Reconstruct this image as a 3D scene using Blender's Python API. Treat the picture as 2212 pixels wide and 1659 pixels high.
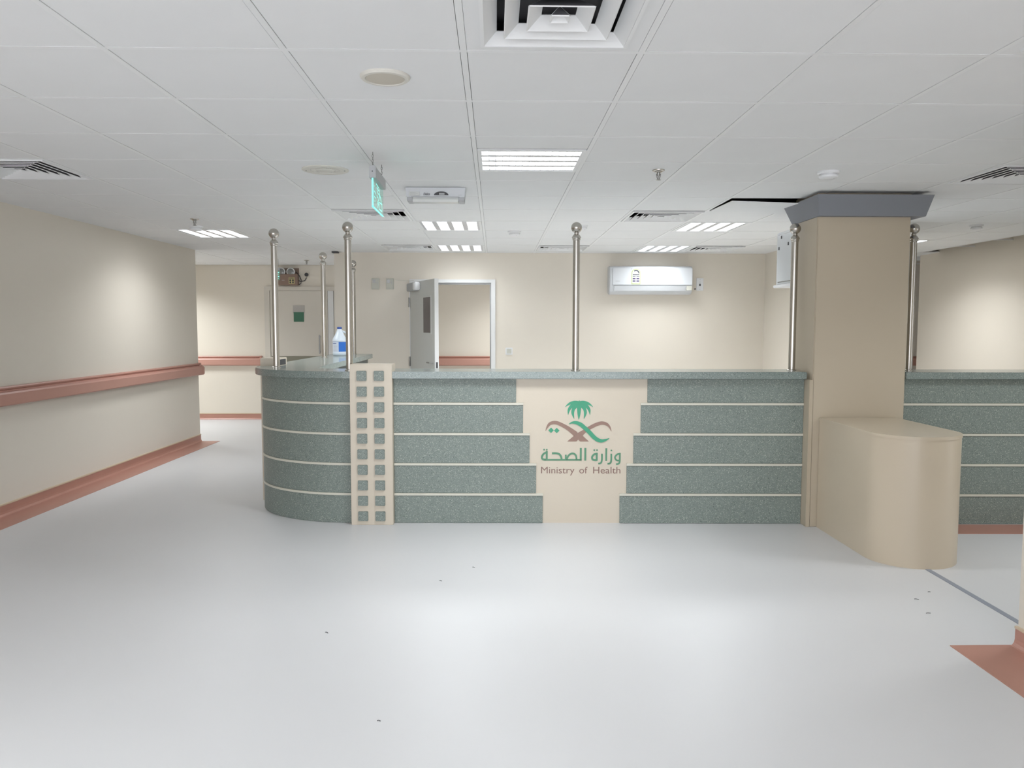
import bpy, math, random
from mathutils import Matrix, Vector
random.seed(7)
for o in list(bpy.data.objects):
    bpy.data.objects.remove(o, do_unlink=True)
S = bpy.context.scene
COL = S.collection
PI = math.pi
H = 2.339           # ceiling height
CAM_Z = 1.42

# ------------------------------------------------------------------ camera
cd = bpy.data.cameras.new('camera')
cam = bpy.data.objects.new('camera', cd)
COL.objects.link(cam)
cd.sensor_width = 36.0
cd.lens = 1700.0 / 2212.0 * 36.0
cd.clip_start = 0.05
_p, _y, _r = .0730, -.0218, .0012
_cp, _sp, _cy, _sy = math.cos(_p), math.sin(_p), math.cos(_y), math.sin(_y)
_F = Vector((-_sy * _cp, _cy * _cp, -_sp)); _R = Vector((_cy, _sy, 0)); _U = _R.cross(_F)
_R2 = math.cos(_r) * _R + math.sin(_r) * _U; _U2 = -math.sin(_r) * _R + math.cos(_r) * _U
cam.matrix_world = Matrix(((_R2.x, _U2.x, -_F.x, 0), (_R2.y, _U2.y, -_F.y, 0),
                           (_R2.z, _U2.z, -_F.z, CAM_Z), (0, 0, 0, 1)))
S.camera = cam

# ------------------------------------------------------------------ world, view, lamps' power
w = bpy.data.worlds.new('world'); S.world = w; w.use_nodes = True
w.node_tree.nodes['Background'].inputs[0].default_value = (.9, .93, 1, 1)
w.node_tree.nodes['Background'].inputs[1].default_value = 2.2
S.view_settings.view_transform = 'Standard'
S.view_settings.look = 'None'
S.view_settings.gamma = 1
S.view_settings.use_curve_mapping = False
S.view_settings.exposure = 1.22
LAMP_W = 7.0        # watts of one ceiling lamp
SPREAD = math.radians(140)
LAMP_COLOR = (.93, .97, 1.0)

# ------------------------------------------------------------------ materials
def mat(name, col, rough=.6, metal=0, emit=None, estr=0, alpha=None, noise=0, nscale=8, bump=0, bscale=200,
        coat=0, spec=.5, trans=0):
    m = bpy.data.materials.new(name); m.use_nodes = True
    nt = m.node_tree; b = nt.nodes['Principled BSDF']
    b.inputs['Base Color'].default_value = (*col, 1)
    b.inputs['Roughness'].default_value = rough
    b.inputs['Metallic'].default_value = metal
    b.inputs['Specular IOR Level'].default_value = spec
    b.inputs['Coat Weight'].default_value = coat
    b.inputs['Transmission Weight'].default_value = trans
    if emit:
        b.inputs['Emission Color'].default_value = (*emit, 1)
        b.inputs['Emission Strength'].default_value = estr
    tc = nt.nodes.new('ShaderNodeTexCoord')
    if noise:
        n = nt.nodes.new('ShaderNodeTexNoise'); n.inputs['Scale'].default_value = nscale
        n.inputs['Detail'].default_value = 4
        mx = nt.nodes.new('ShaderNodeMix'); mx.data_type = 'RGBA'
        mx.inputs[6].default_value = tuple(c * (1 - noise) for c in col) + (1,)
        mx.inputs[7].default_value = tuple(min(1, c * (1 + noise)) for c in col) + (1,)
        nt.links.new(tc.outputs['Object'], n.inputs['Vector'])
        nt.links.new(n.outputs['Fac'], mx.inputs[0])
        nt.links.new(mx.outputs[2], b.inputs['Base Color'])
    if bump:
        n2 = nt.nodes.new('ShaderNodeTexNoise'); n2.inputs['Scale'].default_value = bscale
        bp = nt.nodes.new('ShaderNodeBump'); bp.inputs['Strength'].default_value = bump
        bp.inputs['Distance'].default_value = .002
        nt.links.new(tc.outputs['Object'], n2.inputs['Vector'])
        nt.links.new(n2.outputs['Fac'], bp.inputs['Height'])
        nt.links.new(bp.outputs['Normal'], b.inputs['Normal'])
    return m

def speckle(name, base, light, dark, rough=.45):
    m = bpy.data.materials.new(name); m.use_nodes = True
    nt = m.node_tree; b = nt.nodes['Principled BSDF']; b.inputs['Roughness'].default_value = rough
    tc = nt.nodes.new('ShaderNodeTexCoord')
    prev = None
    for sc, th, col in ((170, .16, light), (120, .13, dark), (75, .085, light)):
        v = nt.nodes.new('ShaderNodeTexVoronoi'); v.inputs['Scale'].default_value = sc
        v.inputs['Randomness'].default_value = 1
        nt.links.new(tc.outputs['Object'], v.inputs['Vector'])
        # only some of the cells carry a chip
        sep = nt.nodes.new('ShaderNodeSeparateColor'); nt.links.new(v.outputs['Color'], sep.inputs[0])
        thm = nt.nodes.new('ShaderNodeMath'); thm.operation = 'MULTIPLY'; thm.inputs[1].default_value = th * 2.6
        nt.links.new(sep.outputs[0], thm.inputs[0])
        lt = nt.nodes.new('ShaderNodeMath'); lt.operation = 'LESS_THAN'
        nt.links.new(v.outputs['Distance'], lt.inputs[0]); nt.links.new(thm.outputs[0], lt.inputs[1])
        mx = nt.nodes.new('ShaderNodeMix'); mx.data_type = 'RGBA'
        nt.links.new(lt.outputs[0], mx.inputs[0])
        if prev is None: mx.inputs[6].default_value = (*base, 1)
        else: nt.links.new(prev, mx.inputs[6])
        mx.inputs[7].default_value = (*col, 1)
        prev = mx.outputs[2]
    nt.links.new(prev, b.inputs['Base Color'])
    return m

M = {}
M['wall'] = mat('cream_paint', (.735, .68, .59), .42, noise=.02, nscale=1.5, bump=.05, bscale=60)
M['wall2'] = mat('column_paint', (.59, .505, .385), .33, noise=.03, nscale=2, bump=.05, bscale=60)
M['column'] = mat('column_paint_shaded', (.50, .43, .325), .4, noise=.03, nscale=2, bump=.05, bscale=60)  # the plinth's paint made darker: shade on the column put into the colour
M['floor'] = mat('vinyl_floor', (.66, .66, .665), .42, noise=.03, nscale=1.2, bump=.03, bscale=300)
M['salmon'] = mat('salmon_vinyl', (.46, .235, .18), .4, noise=.06, nscale=5)
M['salmon_rail'] = mat('salmon_rail', (.50, .27, .215), .42)
M['tile'] = mat('ceiling_tile', (.80, .81, .81), .9, noise=.02, nscale=4, bump=.15, bscale=350)
M['bar'] = mat('grid_bar_white', (.82, .83, .83), .5)
M['vaneback'] = mat('vane_back_shaded', (.10, .10, .11), .8)  # dark backs paint in the shade seen between the diffuser vanes
M['soffit'] = mat('grey_slab', (.22, .22, .22), .9)
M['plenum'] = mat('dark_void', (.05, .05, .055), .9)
M['green'] = speckle('green_terrazzo', (.205, .245, .223), (.44, .47, .42), (.09, .115, .105))
M['green_top'] = speckle('green_terrazzo_polished', (.22, .265, .25), (.40, .44, .40), (.11, .135, .125), .16)
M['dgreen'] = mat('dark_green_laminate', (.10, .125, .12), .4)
M['trim'] = mat('cream_solid_trim', (.66, .64, .55), .4)
M['board'] = mat('cream_solid_surface', (.64, .57, .465), .38, noise=.02, nscale=3)
M['capital'] = mat('slate_grey_paint', (.205, .215, .24), .5)
M['steel'] = mat('brushed_steel', (.50, .475, .435), .27, 1)
M['steel2'] = mat('dark_steel', (.30, .30, .29), .35, 1)
M['white'] = mat('white_plastic', (.80, .81, .82), .35)
M['acwhite'] = mat('air_conditioner_white', (.62, .64, .66), .35)
M['offwhite'] = mat('off_white_plastic', (.58, .58, .51), .45)
M['frame'] = mat('door_frame_white', (.74, .745, .74), .4)
M['leafgrey'] = mat('door_leaf_grey', (.60, .61, .585), .45)
M['leafcream'] = mat('door_leaf_cream', (.64, .60, .53), .45)
M['olive'] = mat('olive_grey_plate', (.22, .21, .16), .5)
M['dark'] = mat('dark_plastic', (.05, .05, .055), .5)
M['darkglass'] = mat('dark_vision_glass', (.075, .06, .065), .15)
M['grey'] = mat('grey_plastic', (.45, .46, .47), .5)
M['rack'] = mat('cabinet_grey', (.60, .625, .64), .35)
M['lamp'] = mat('lit_reflector', (.9, .9, .9), .3, emit=(.95, .97, 1), estr=5.5)
M['lampdim'] = mat('lit_reflector_soft', (.9, .9, .9), .3, emit=(.9, .95, 1), estr=1.6)
M['blade'] = mat('louvre_blade', (.62, .63, .65), .35, .3)
M['logo_green'] = mat('logo_green', (.055, .33, .19), .45)
M['logo_brown'] = mat('logo_brown', (.30, .19, .15), .45)
M['text_green'] = mat('lettering_green', (.10, .27, .16), .45)
M['text_brown'] = mat('lettering_brown', (.25, .15, .125), .45)
M['acrylic'] = mat('green_lit_acrylic', (.72, .93, .86), .05, trans=.95, emit=(.15, .8, .6), estr=.02)
M['acrylic_edge'] = mat('glowing_acrylic_edge', (.3, .9, .8), .3, emit=(.12, .85, .68), estr=.5)
M['acrylic_mark'] = mat('glowing_mark', (.4, 1, .9), .3, emit=(.25, .95, .78), estr=.36)
M['beige'] = mat('beige_grille', (.56, .52, .44), .6)
M['beigering'] = mat('beige_ring', (.68, .66, .60), .5)
M['jug'] = mat('white_jug', (.72, .80, .88), .3)
M['blue'] = mat('blue_label', (.03, .17, .62), .4)
M['bluecap'] = mat('blue_cap', (.06, .12, .40), .4)
M['paper'] = mat('pale_label', (.66, .72, .82), .5)
M['inkblue'] = mat('ink_blue', (.08, .14, .35), .5)
M['sticker'] = mat('sticker_white', (.62, .64, .62), .5)
M['lime'] = mat('sticker_lime', (.40, .48, .14), .5)
M['ink'] = mat('ink_dark', (.025, .025, .04), .5)
M['inkpurple'] = mat('ink_purple', (.10, .075, .16), .5)
M['tan'] = mat('tan_metal', (.26, .175, .135), .5)
M['yellow'] = mat('yellow_plate', (.55, .48, .24), .5)
M['lens'] = mat('lamp_lens', (.24, .24, .235), .15, .2)
M['signgreen'] = mat('green_notice', (.045, .15, .09), .5)
M['signgrey'] = mat('grey_notice', (.44, .42, .39), .5)
M['bluegrey'] = mat('floor_line_grey', (.29, .31, .36), .5)
M['clear'] = mat('frosted_diffuser', (.72, .74, .72), .25)
M['capcream'] = mat('cream_cap_strip', (.62, .50, .36), .5)

# ------------------------------------------------------------------ helpers
class MB:
    def __init__(s): s.v = []; s.f = []; s.sm = False
    def add(s, vs, fs):
        n = len(s.v); s.v += [tuple(p) for p in vs]; s.f += [tuple(i + n for i in f) for f in fs]; return s
    def box(s, x0, x1, y0, y1, z0, z1):
        return s.add([(x0, y0, z0), (x1, y0, z0), (x1, y1, z0), (x0, y1, z0), (x0, y0, z1), (x1, y0, z1), (x1, y1, z1), (x0, y1, z1)],
                     [(0, 3, 2, 1), (4, 5, 6, 7), (0, 1, 5, 4), (1, 2, 6, 5), (2, 3, 7, 6), (3, 0, 4, 7)])
    def prism(s, pts, z0, z1):                     # pts counter-clockwise seen from +z
        n = len(pts)
        return s.add([(x, y, z0) for x, y in pts] + [(x, y, z1) for x, y in pts],
                     [tuple(range(n))[::-1], tuple(range(n, 2 * n))] + [(i, (i + 1) % n, n + (i + 1) % n, n + i) for i in range(n)])
    def extr_x(s, prof, x0, x1):                   # prof = (y,z)
        n = len(prof)
        return s.add([(x0, y, z) for y, z in prof] + [(x1, y, z) for y, z in prof],
                     [tuple(range(n)), tuple(range(n, 2 * n))[::-1]] + [(i, n + i, n + (i + 1) % n, (i + 1) % n) for i in range(n)])
    def extr_path(s, prof, a, b, n=(1, 0)):        # prof=(out,z); a,b = floor points; n = outward direction
        k = len(prof)
        return s.add([(a[0] + n[0] * o, a[1] + n[1] * o, z) for o, z in prof] + [(b[0] + n[0] * o, b[1] + n[1] * o, z) for o, z in prof],
                     [tuple(range(k)), tuple(range(k, 2 * k))[::-1]] + [(i, k + i, k + (i + 1) % k, (i + 1) % k) for i in range(k)])
    def lathe(s, prof, n=24, c=(0, 0, 0), sx=1, sy=1, axis='z'):
        vs = []; fs = []
        for r, z in prof:
            for i in range(n):
                a = 2 * PI * i / n; x, y = r * math.cos(a) * sx, r * math.sin(a) * sy
                if axis == 'z': p = (c[0] + x, c[1] + y, c[2] + z)
                elif axis == 'y': p = (c[0] + x, c[1] + z, c[2] + y)
                else: p = (c[0] + z, c[1] + x, c[2] + y)
                vs.append(p)
        m = len(prof)
        for j in range(m - 1):
            for i in range(n):
                fs.append((j * n + i, j * n + (i + 1) % n, (j + 1) * n + (i + 1) % n, (j + 1) * n + i))
        fs.append(tuple(range(n))[::-1]); fs.append(tuple((m - 1) * n + i for i in range(n)))
        return s.add(vs, fs)
    def tube(s, path, r, n=8):
        P = [Vector(p) for p in path]; vs = []; fs = []
        for i, p in enumerate(P):
            d = (P[min(i + 1, len(P) - 1)] - P[max(i - 1, 0)]).normalized()
            u = d.cross(Vector((0, 0, 1)) if abs(d.z) < .9 else Vector((1, 0, 0))).normalized(); v = d.cross(u)
            for k in range(n):
                a = 2 * PI * k / n; vs.append(p + r * (math.cos(a) * u + math.sin(a) * v))
        for j in range(len(P) - 1):
            for k in range(n):
                fs.append((j * n + k, j * n + (k + 1) % n, (j + 1) * n + (k + 1) % n, (j + 1) * n + k))
        fs.append(tuple(range(n))[::-1]); fs.append(tuple((len(P) - 1) * n + i for i in range(n)))
        return s.add(vs, fs)
    def build(s, name, m, parent=None, loc=(0, 0, 0), rz=0, smooth=False, bevel=0, fix=True):
        me = bpy.data.meshes.new(name); me.from_pydata(s.v, [], s.f)
        if fix:
            import bmesh
            bm = bmesh.new(); bm.from_mesh(me); bmesh.ops.recalc_face_normals(bm, faces=bm.faces)
            if bevel:
                bmesh.ops.bevel(bm, geom=[e for e in bm.edges if len(e.link_faces) == 2 and e.calc_face_angle(0) > .6], offset=bevel, segments=2,
                                affect='EDGES', clamp_overlap=True)
            bm.to_mesh(me); bm.free()
        me.materials.append(m if not isinstance(m, str) else M[m]); me.update()
        o = bpy.data.objects.new(name, me); COL.objects.link(o)
        o.location = loc; o.rotation_euler = (0, 0, rz)
        if parent: o.parent = parent
        if smooth:
            for p in me.polygons: p.use_smooth = True
            try: me.set_sharp_from_angle(angle=math.radians(35))
            except Exception: pass
        return o

def B(name, m, parent, *b, bevel=0, **k):
    return MB().box(*b).build(name, m, parent, bevel=bevel, **k)

def thing(name, label, cat, loc=(0, 0, 0), rz=0, group=None):
    o = bpy.data.objects.new(name, None); COL.objects.link(o)
    o.location = loc; o.rotation_euler = (0, 0, rz); o.empty_display_size = .1
    o['label'] = label; o['category'] = cat
    if group: o['group'] = group
    return o
def tag(o, label, cat, group=None):
    o['label'] = label; o['category'] = cat
    if group: o['group'] = group
    return o
def struct(name, loc=(0, 0, 0), rz=0):
    o = bpy.data.objects.new(name, None); COL.objects.link(o); o.location = loc; o.rotation_euler = (0, 0, rz)
    o['kind'] = 'structure'; return o
def sbox(name, m, *b, parent=None):
    o = MB().box(*b).build(name, m, parent)
    if not parent: o['kind'] = 'structure'
    return o
def copy_tree(o, parent=None):
    c = o.copy(); COL.objects.link(c); c.parent = parent
    for ch in list(o.children): copy_tree(ch, c)
    return c
def text_mesh(name, body, m, parent, x0, x1, z0, capz, y, shear=0, bold=0):
    """flat lettering in the x-z plane, from x0 to x1, baseline z0, height capz"""
    cu = bpy.data.curves.new('t', 'FONT'); cu.body = body; cu.size = 1; cu.extrude = .01; cu.offset = bold; cu.shear = shear
    cu.resolution_u = 4
    t = bpy.data.objects.new('t', cu); COL.objects.link(t)
    bpy.context.view_layer.update()
    me = bpy.data.meshes.new_from_object(t.evaluated_get(bpy.context.evaluated_depsgraph_get()))
    bpy.data.objects.remove(t, do_unlink=True)
    xs = [v.co.x for v in me.vertices]; a, b = min(xs), max(xs)
    caph = .73
    for v in me.vertices:
        v.co = Vector((x0 + (v.co.x - a) / (b - a) * (x1 - x0), y - v.co.z * .1, z0 + v.co.y / caph * capz))
    me.materials.clear(); me.materials.append(M[m])
    o = bpy.data.objects.new(name, me); COL.objects.link(o); o.parent = parent
    return o

# ================================================================== SETTING
def quad_wall(name, pts, z0, z1, m='wall'):
    o = MB().prism(pts, z0, z1).build(name, m); o['kind'] = 'structure'; return o

sbox('floor', 'floor', -6.2, 7.0, -4.2, 12.3, -.12, 0)
# left wall is a hair out of square with the grid
def lx(y): return -3.635 - .0105 * (9.72 - y)
quad_wall('wall_left', [(lx(-4.2) - .15, -4.2), (lx(-4.2), -4.2), (-3.635, 9.72), (-3.785, 9.72)], 0, H + .2)
sbox('wall_hall', 'wall', -6.2, 7.0, 12.06, 12.2, 0, H + .2)
sbox('wall_hall_left', 'wall', -6.2, -6.05, 9.57, 12.06, 0, H + .2)
sbox('wall_hall_near', 'wall', -6.05, -3.785, 9.57, 9.72, 0, H + .2)
# back wall with the doorway
dx0, dx1, dh = -1.045, -.035, 1.967
wb = struct('wall_back')
sbox('wall_panel', 'wall', -2.01, dx0, 9.97, 10.12, 0, H + .2, parent=wb)
sbox('wall_panel', 'wall', dx1, 3.55, 9.97, 10.12, 0, H + .2, parent=wb)
sbox('wall_panel', 'wall', dx0, dx1, 9.97, 10.12, dh, H + .2, parent=wb)
sbox('wall_alcove', 'wall', 3.42, 3.57, 6.9, 9.97, 0, H + .2)
sbox('wall_right', 'wall', 5.50, 5.65, 3.9, 10.15, 0, H + .2)
quad_wall('wall_right_near', [(2.325, 3.36), (2.325, -4.2), (2.5, -4.2), (2.5, 3.2), (5.65, 3.2), (5.65, 3.36)][::-1], 0, H + .2)
sbox('wall_hall_right', 'wall', 6.85, 7.0, 3.3, 12.06, 0, H + .2)

# floor bands: thin welded vinyl strips
t1 = MB().prism([(lx(-4.2), -4.2), (lx(-4.2) + .24, -4.2), (-3.40, 9.74), (-3.635, 9.74)], 0, .003).build('trim_1', 'salmon'); t1['kind'] = 'structure'
t2 = MB().prism([(2.03, -4.2), (2.325, -4.2), (2.325, 3.375), (2.03, 3.375)], 0, .003).build('trim_2', 'salmon'); t2['kind'] = 'structure'
t3 = MB().prism([(2.60, 5.27), (5.50, 5.19), (5.50, 5.45), (2.60, 5.52)], 0, .003).build('trim_3', 'salmon'); t3['kind'] = 'structure'
t4 = MB().prism([(2.500, 3.30), (2.532, 3.30), (2.556, 4.60), (2.526, 4.60)], 0, .0025).build('trim_4', 'bluegrey'); t4['kind'] = 'structure'

# coved skirtings: vertical strip, cream cap, rounded foot
COVE = [(0, 0), (.032, 0), (.018, .006), (.009, .018), (.006, .034), (.006, .082), (0, .082)]
CAP = [(0, .082), (.010, .082), (.010, .092), (0, .094)]
def skirting(name, a, b, n):
    s = struct(name)
    MB().extr_path(COVE, a, b, n).build('skirting_strip', 'salmon', s)
    MB().extr_path(CAP, a, b, n).build('cap_strip', 'capcream', s)
    return s
skirting('baseboard_left', (lx(-4.2), -4.2), (-3.635, 9.73), (1, 0))
skirting('baseboard_hall', (-6.05, 12.06), (-3.48, 12.06), (0, -1))
skirting('baseboard_corridor', (-2.4, 12.06), (6.85, 12.06), (0, -1))
skirting('baseboard_back', (-.0, 9.97), (3.42, 9.97), (0, -1))
skirting('baseboard_right_near', (2.325, -4.2), (2.325, 3.37), (-1, 0))
skirting('baseboard_right', (5.5, 5.5), (5.5, 10.15), (-1, 0))

# ------------------------------------------------------------------ ceiling
CX = [-.105 + .598 * k for k in range(-10, 13)]           # index k -> CX[k+10]
def cx(k): return CX[k + 10]
RY = [2.117, 2.715, 3.301, 3.896, 4.488, 5.068, 5.68, 6.30, 6.98, 7.65, 8.33, 9.0, 9.72, 10.32, 10.92, 11.52, 12.06]
def ry(n): return RY[n + 1]                                 # row n spans ry(n)..ry(n+1)
ceil = struct('ceiling')
MB().box(-6.2, 7.0, -4.2, 12.3, 2.50, 2.56).build('soffit', 'soffit', ceil)
MB().box(-3.9, 5.6, -4.2, 2.106, H, H + .02).build('rear_ceiling_field', 'tile', ceil)
# cells that hold something other than a tile
special = {(-1, 0), (3, -5), (6, -2), (10, -2), (6, 2), (10, 1), (10, 4), (3, 5), (-1, 3),     # diffusers
           (7, -1), (10, -1), (8, -5), (7, 3), (10, 3), (9, 7),                                # lamps
           (2, 0), (3, 0),                                                                     # cells cut by the offset lamp
           (5, 3)}                                                                             # sagging tile
tile_mesh = {}
def tile(x0, x1, y0, y1, name='ceiling_tile', g=.0130):
    dx, dy = round(x1 - x0, 3), round(y1 - y0, 3)
    if (dx, dy) not in tile_mesh:
        mb = MB().box(g, dx - g, g, dy - g, 0, .014); o = mb.build(name, 'tile', ceil); tile_mesh[(dx, dy)] = o.data
    else:
        o = bpy.data.objects.new(name, tile_mesh[(dx, dy)]); COL.objects.link(o); o.parent = ceil
    o.location = (x0, y0, H + .0015); return o
def in_room(n, k):
    x0, y0 = cx(k), ry(n)
    if y0 < 9.7:
        return -3.70 < x0 and cx(k + 1) < 5.75
    return True
for n in range(-1, 15):
    for k in range(-9, 10):
        if not in_room(n, k): continue
        if (n, k) in special: continue
        if n >= 12 and (-3 < k < 4) and not (-3 <= k <= 0): continue
        # outside the view near the camera
        yc = (ry(n) + ry(n + 1)) / 2
        if n < 12 and (cx(k + 1) < -.70 * ry(n + 1) - .3 or cx(k) > .72 * ry(n + 1) + .3): continue
        tile(cx(k), cx(k + 1), ry(n), ry(n + 1))
# cut tiles around the offset lamp
tile(cx(0), cx(1), ry(2), 4.17); tile(cx(0), cx(1), 4.765, ry(4))
# a slipped tile, its near-left corner hanging a little
st = tile(cx(3), cx(4), ry(5), ry(6)); st.rotation_euler = (math.radians(1.3), math.radians(1.6), 0); st.location.z = H - .020
st.location.x += .004; st.location.y += .012; st.scale.z = .35
# T bars, main runners and cross bars
for k in range(-9, 11):
    x = cx(k); y0 = 2.106 if -3.70 < x < 5.6 else 9.72
    if x < -6.1 or x > 6.9: continue
    B('grid_runner', 'bar', ceil, x - .011, x + .011, y0, 12.06, H, H + .012, fix=False)
for n in range(-1, 15):
    y = ry(n); x0, x1 = (-3.7, 5.5) if y < 9.7 else (-6.05, 6.85)
    if n == 3:
        B('grid_cross_bar', 'bar', ceil, x0, cx(0) - .011, y - .011, y + .011, H + .0004, H + .010, fix=False)
        B('grid_cross_bar', 'bar', ceil, cx(1) + .011, x1, y - .011, y + .011, H + .0004, H + .010, fix=False)
    else:
        B('grid_cross_bar', 'bar', ceil, x0, x1, y - .011, y + .011, H + .0004, H + .010, fix=False)

# ------------------------------------------------------------------ doors
def door_open():
    d = struct('door_1')
    F = 'frame'
    mb = MB().box(dx0 - .025, dx0 + .012, 9.94, 10.14, 0, dh + .04).box(dx1 - .012, dx1 + .041, 9.94, 10.14, 0, dh + .04).box(dx0 + .012, dx1 - .012, 9.94, 10.14, dh - .0, dh + .04)
    mb.build('door_frame', F, d)
    MB().box(dx0 + .012, dx0 + .03, 10.02, 10.06, 0, dh).box(dx1 - .03, dx1 - .012, 10.02, 10.06, 0, dh).box(dx0 + .03, dx1 - .03, 10.02, 10.06, dh - .02, dh).build('door_stop', 'steel2', d)
    # leaf, hinged left and swung towards the viewer
    ang = math.atan2(9.06 - 9.955, -.665 + 1.040)
    L = .965
    leaf = MB().box(0, L, -.0225, .0225, .01, dh - .004).build('door_leaf', 'leafgrey', d, loc=(-1.040, 9.94, 0), rz=ang)
    B('leaf_edge', F, leaf, L, L + .004, -.0235, .0235, .01, dh - .003)
    B('vision_panel', 'darkglass', leaf, .55, .82, -.026, .026, 1.345, 1.76)
    MB().box(.535, .55, -.027, .027, 1.33, 1.775).box(.82, .835, -.027, .027, 1.33, 1.775).box(.55, .82, -.027, .027, 1.33, 1.345).box(.55, .82, -.027, .027, 1.76, 1.775).build('panel_bead', 'leafgrey', leaf)
    B('latch_plate', 'dark', leaf, L + .002, L + .006, -.011, .011, .94, 1.01)
    h = MB().tube([(.90, -.02, 1.0), (.90, -.065, 1.0), (.80, -.068, 1.0)], .009)
    h.build('door_handle', 'steel2', leaf)
    for z in (1.72, .98, .2):
        MB().lathe([(.011, -.06), (.011, .06)], 10, (-.012, -.03, z)).build('hinge', 'steel2', leaf)
    cl = B('door_closer', 'grey', leaf, .06, .33, -.085, -.023, dh - .115, dh - .02, bevel=.006)
    B('closer_cover', 'white', leaf, .33, .42, -.09, -.023, dh - .11, dh - .015, bevel=.008)
    return d
door_open()
def door_hall():
    d = struct('door_2')
    x0, x1, h = -3.44, -1.50, 1.957
    MB().box(x0 - .045, x0 + .035, 12.03, 12.075, 0, h + .06).box(x1, x1 + .08, 12.03, 12.075, 0, h + .06).box(x0 + .035, x1, 12.03, 12.075, h, h + .06).build('door_frame', 'leafcream', d)
    lf = MB().box(x0 + .04, -2.535, 12.037, 12.057, .01, h - .005).build('door_leaf', 'leafcream', d)
    B('crash_plate', 'olive', lf, x0 + .05, -2.55, 12.030, 12.0368, .82, .967)
    B('pull_handle', 'steel2', lf, -2.665, -2.645, 11.99, 12.005, 1.0, 1.29, bevel=.004)
    MB().box(-2.662, -2.648, 12.005, 12.037, 1.02, 1.04).box(-2.662, -2.648, 12.005, 12.037, 1.25, 1.27).build('handle_stub', 'steel2', lf)
    l2 = MB().box(-2.44, x1 - .005, 12.037, 12.057, .01, h - .005).build('door_leaf', 'leafcream', d)
    B('jamb_strip', 'frame', d, -2.53, -2.445, 12.034, 12.058, .01, h - .004)
    nt_ = tag(B('notice', 'signgrey', None, -3.055, -2.885, 12.030, 12.0365, 1.615, 1.735), 'grey and green notice fixed to the cream hall door', 'notice')
    B('green_field', 'signgreen', nt_, -3.045, -2.892, 12.0285, 12.030, 1.487, 1.632)
door_hall()

# ------------------------------------------------------------------ handrails
RAIL = [(0, .82), (.022, .822), (.062, .828), (.07, .838), (.07, .915), (.062, .928), (.030, .934), (.022, .940), (.030, .948), (.034, .958), (.028, .968), (0, .968)]
def rail(label, a, b, n, endcap=None):
    t = thing('handrail', label, 'handrail', ((a[0] + b[0]) / 2, (a[1] + b[1]) / 2, 0), 0, 'salmon wall handrails')
    o = t.location
    la = (a[0] - o.x, a[1] - o.y); lb = (b[0] - o.x, b[1] - o.y)
    MB().extr_path(RAIL, la, lb, n).build('rail', 'salmon_rail', t)
    if endcap:
        q = (lb[0] + endcap[0], lb[1] + endcap[1])
        MB().extr_path([(0, .818), (.062, .826), (.074, .84), (.074, .916), (.060, .932), (.03, .950), (.036, .960), (.028, .971), (0, .971)], lb, q, n).build('end_cap', 'salmon_rail', t)
    return t
rail('long salmon handrail running along the left wall towards the corner', (lx(-4) , -4.0), (-3.635, 9.68), (1, 0), (0, .045))
rail('short salmon handrail on the far hall wall left of the counter', (-6.0, 12.06), (-3.57, 12.06), (0, -1), (.03, 0))
rail('salmon handrail seen through the open doorway', (-1.35, 12.06), (6.8, 12.06), (0, -1), (.03, 0))

# ================================================================== COLUMN, PLINTH
colm = thing('column', 'square cream painted column with slate grey capital beside the counter', 'column', (2.56, 5.67, 0))
X0, Y0 = 2.56, 5.67
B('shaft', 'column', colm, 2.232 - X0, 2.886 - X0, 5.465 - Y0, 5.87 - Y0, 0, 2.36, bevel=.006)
def ring_frustum(b, t, z0, z1):
    vs = [(b[0], b[2], z0), (b[1], b[2], z0), (b[1], b[3], z0), (b[0], b[3], z0), (t[0], t[2], z1), (t[1], t[2], z1), (t[1], t[3], z1), (t[0], t[3], z1)]
    return MB().add(vs, [(0, 3, 2, 1), (4, 5, 6, 7), (0, 1, 5, 4), (1, 2, 6, 5), (2, 3, 7, 6), (3, 0, 4, 7)])
ring_frustum((2.222 - X0, 2.962 - X0, 5.415 - Y0, 5.905 - Y0), (2.185 - X0, 2.985 - X0, 5.355 - Y0, 5.985 - Y0), 2.178, 2.315).build('capital', 'capital', colm)
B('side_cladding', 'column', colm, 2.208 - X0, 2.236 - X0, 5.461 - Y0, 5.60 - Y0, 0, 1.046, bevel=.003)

pts = [(2.285, 5.46)]
cxx, cyy, R_ = 2.555, 4.742, .272
pts += [(cxx + R_ * math.cos(a), cyy + R_ * math.sin(a)) for a in [PI + i * PI / 28 for i in range(29)]] + [(cxx + R_, 5.46)]
pl = thing('plinth', 'low cream round-ended plinth standing against the column front', 'plinth', (2.555, 5.0, 0))
LP = [(x - 2.555, y - 5.0) for x, y in pts]
def offs(P, d):                                   # shrink towards the middle line
    return [(x * (1 - d / .272), y + (d if y < -.25 else 0)) for x, y in P]
MB().prism(LP, 0, .762).build('body', 'wall2', pl, smooth=True)
MB().prism(offs(LP, -.003), .7625, .782).build('top_slab', 'wall2', pl, smooth=True)

# ================================================================== RECEPTION COUNTER
CO = (-1.03, 5.635, 0); CA = -.025
cnt = thing('reception_counter', 'green terrazzo reception counter with cream logo panel and curved left end', 'counter', CO, CA)
ZR = [0, .219, .438, .657, .876, 1.048]
TR = .016
END = 3.238
# cream core behind the cladding
core = [(0, .02), (END, .02), (END, .29), (-.34, .29)]
def ell(th, d): return (-(.83 + d) * math.sin(th), .70 - (.70 + d) * math.cos(th))
arc = [ell(i * PI / 2 / 24, -.02) for i in range(25)]
inner = [(-.36, .42), (-.38, .62)]
MB().prism([(END, .02), (END, .29), (-.34, .30), (-.40, .36), (-.42, .70)] + arc[::-1][:-1] + [(0, .02)], 0, 1.047).build('counter_core', 'board', cnt)
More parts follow.
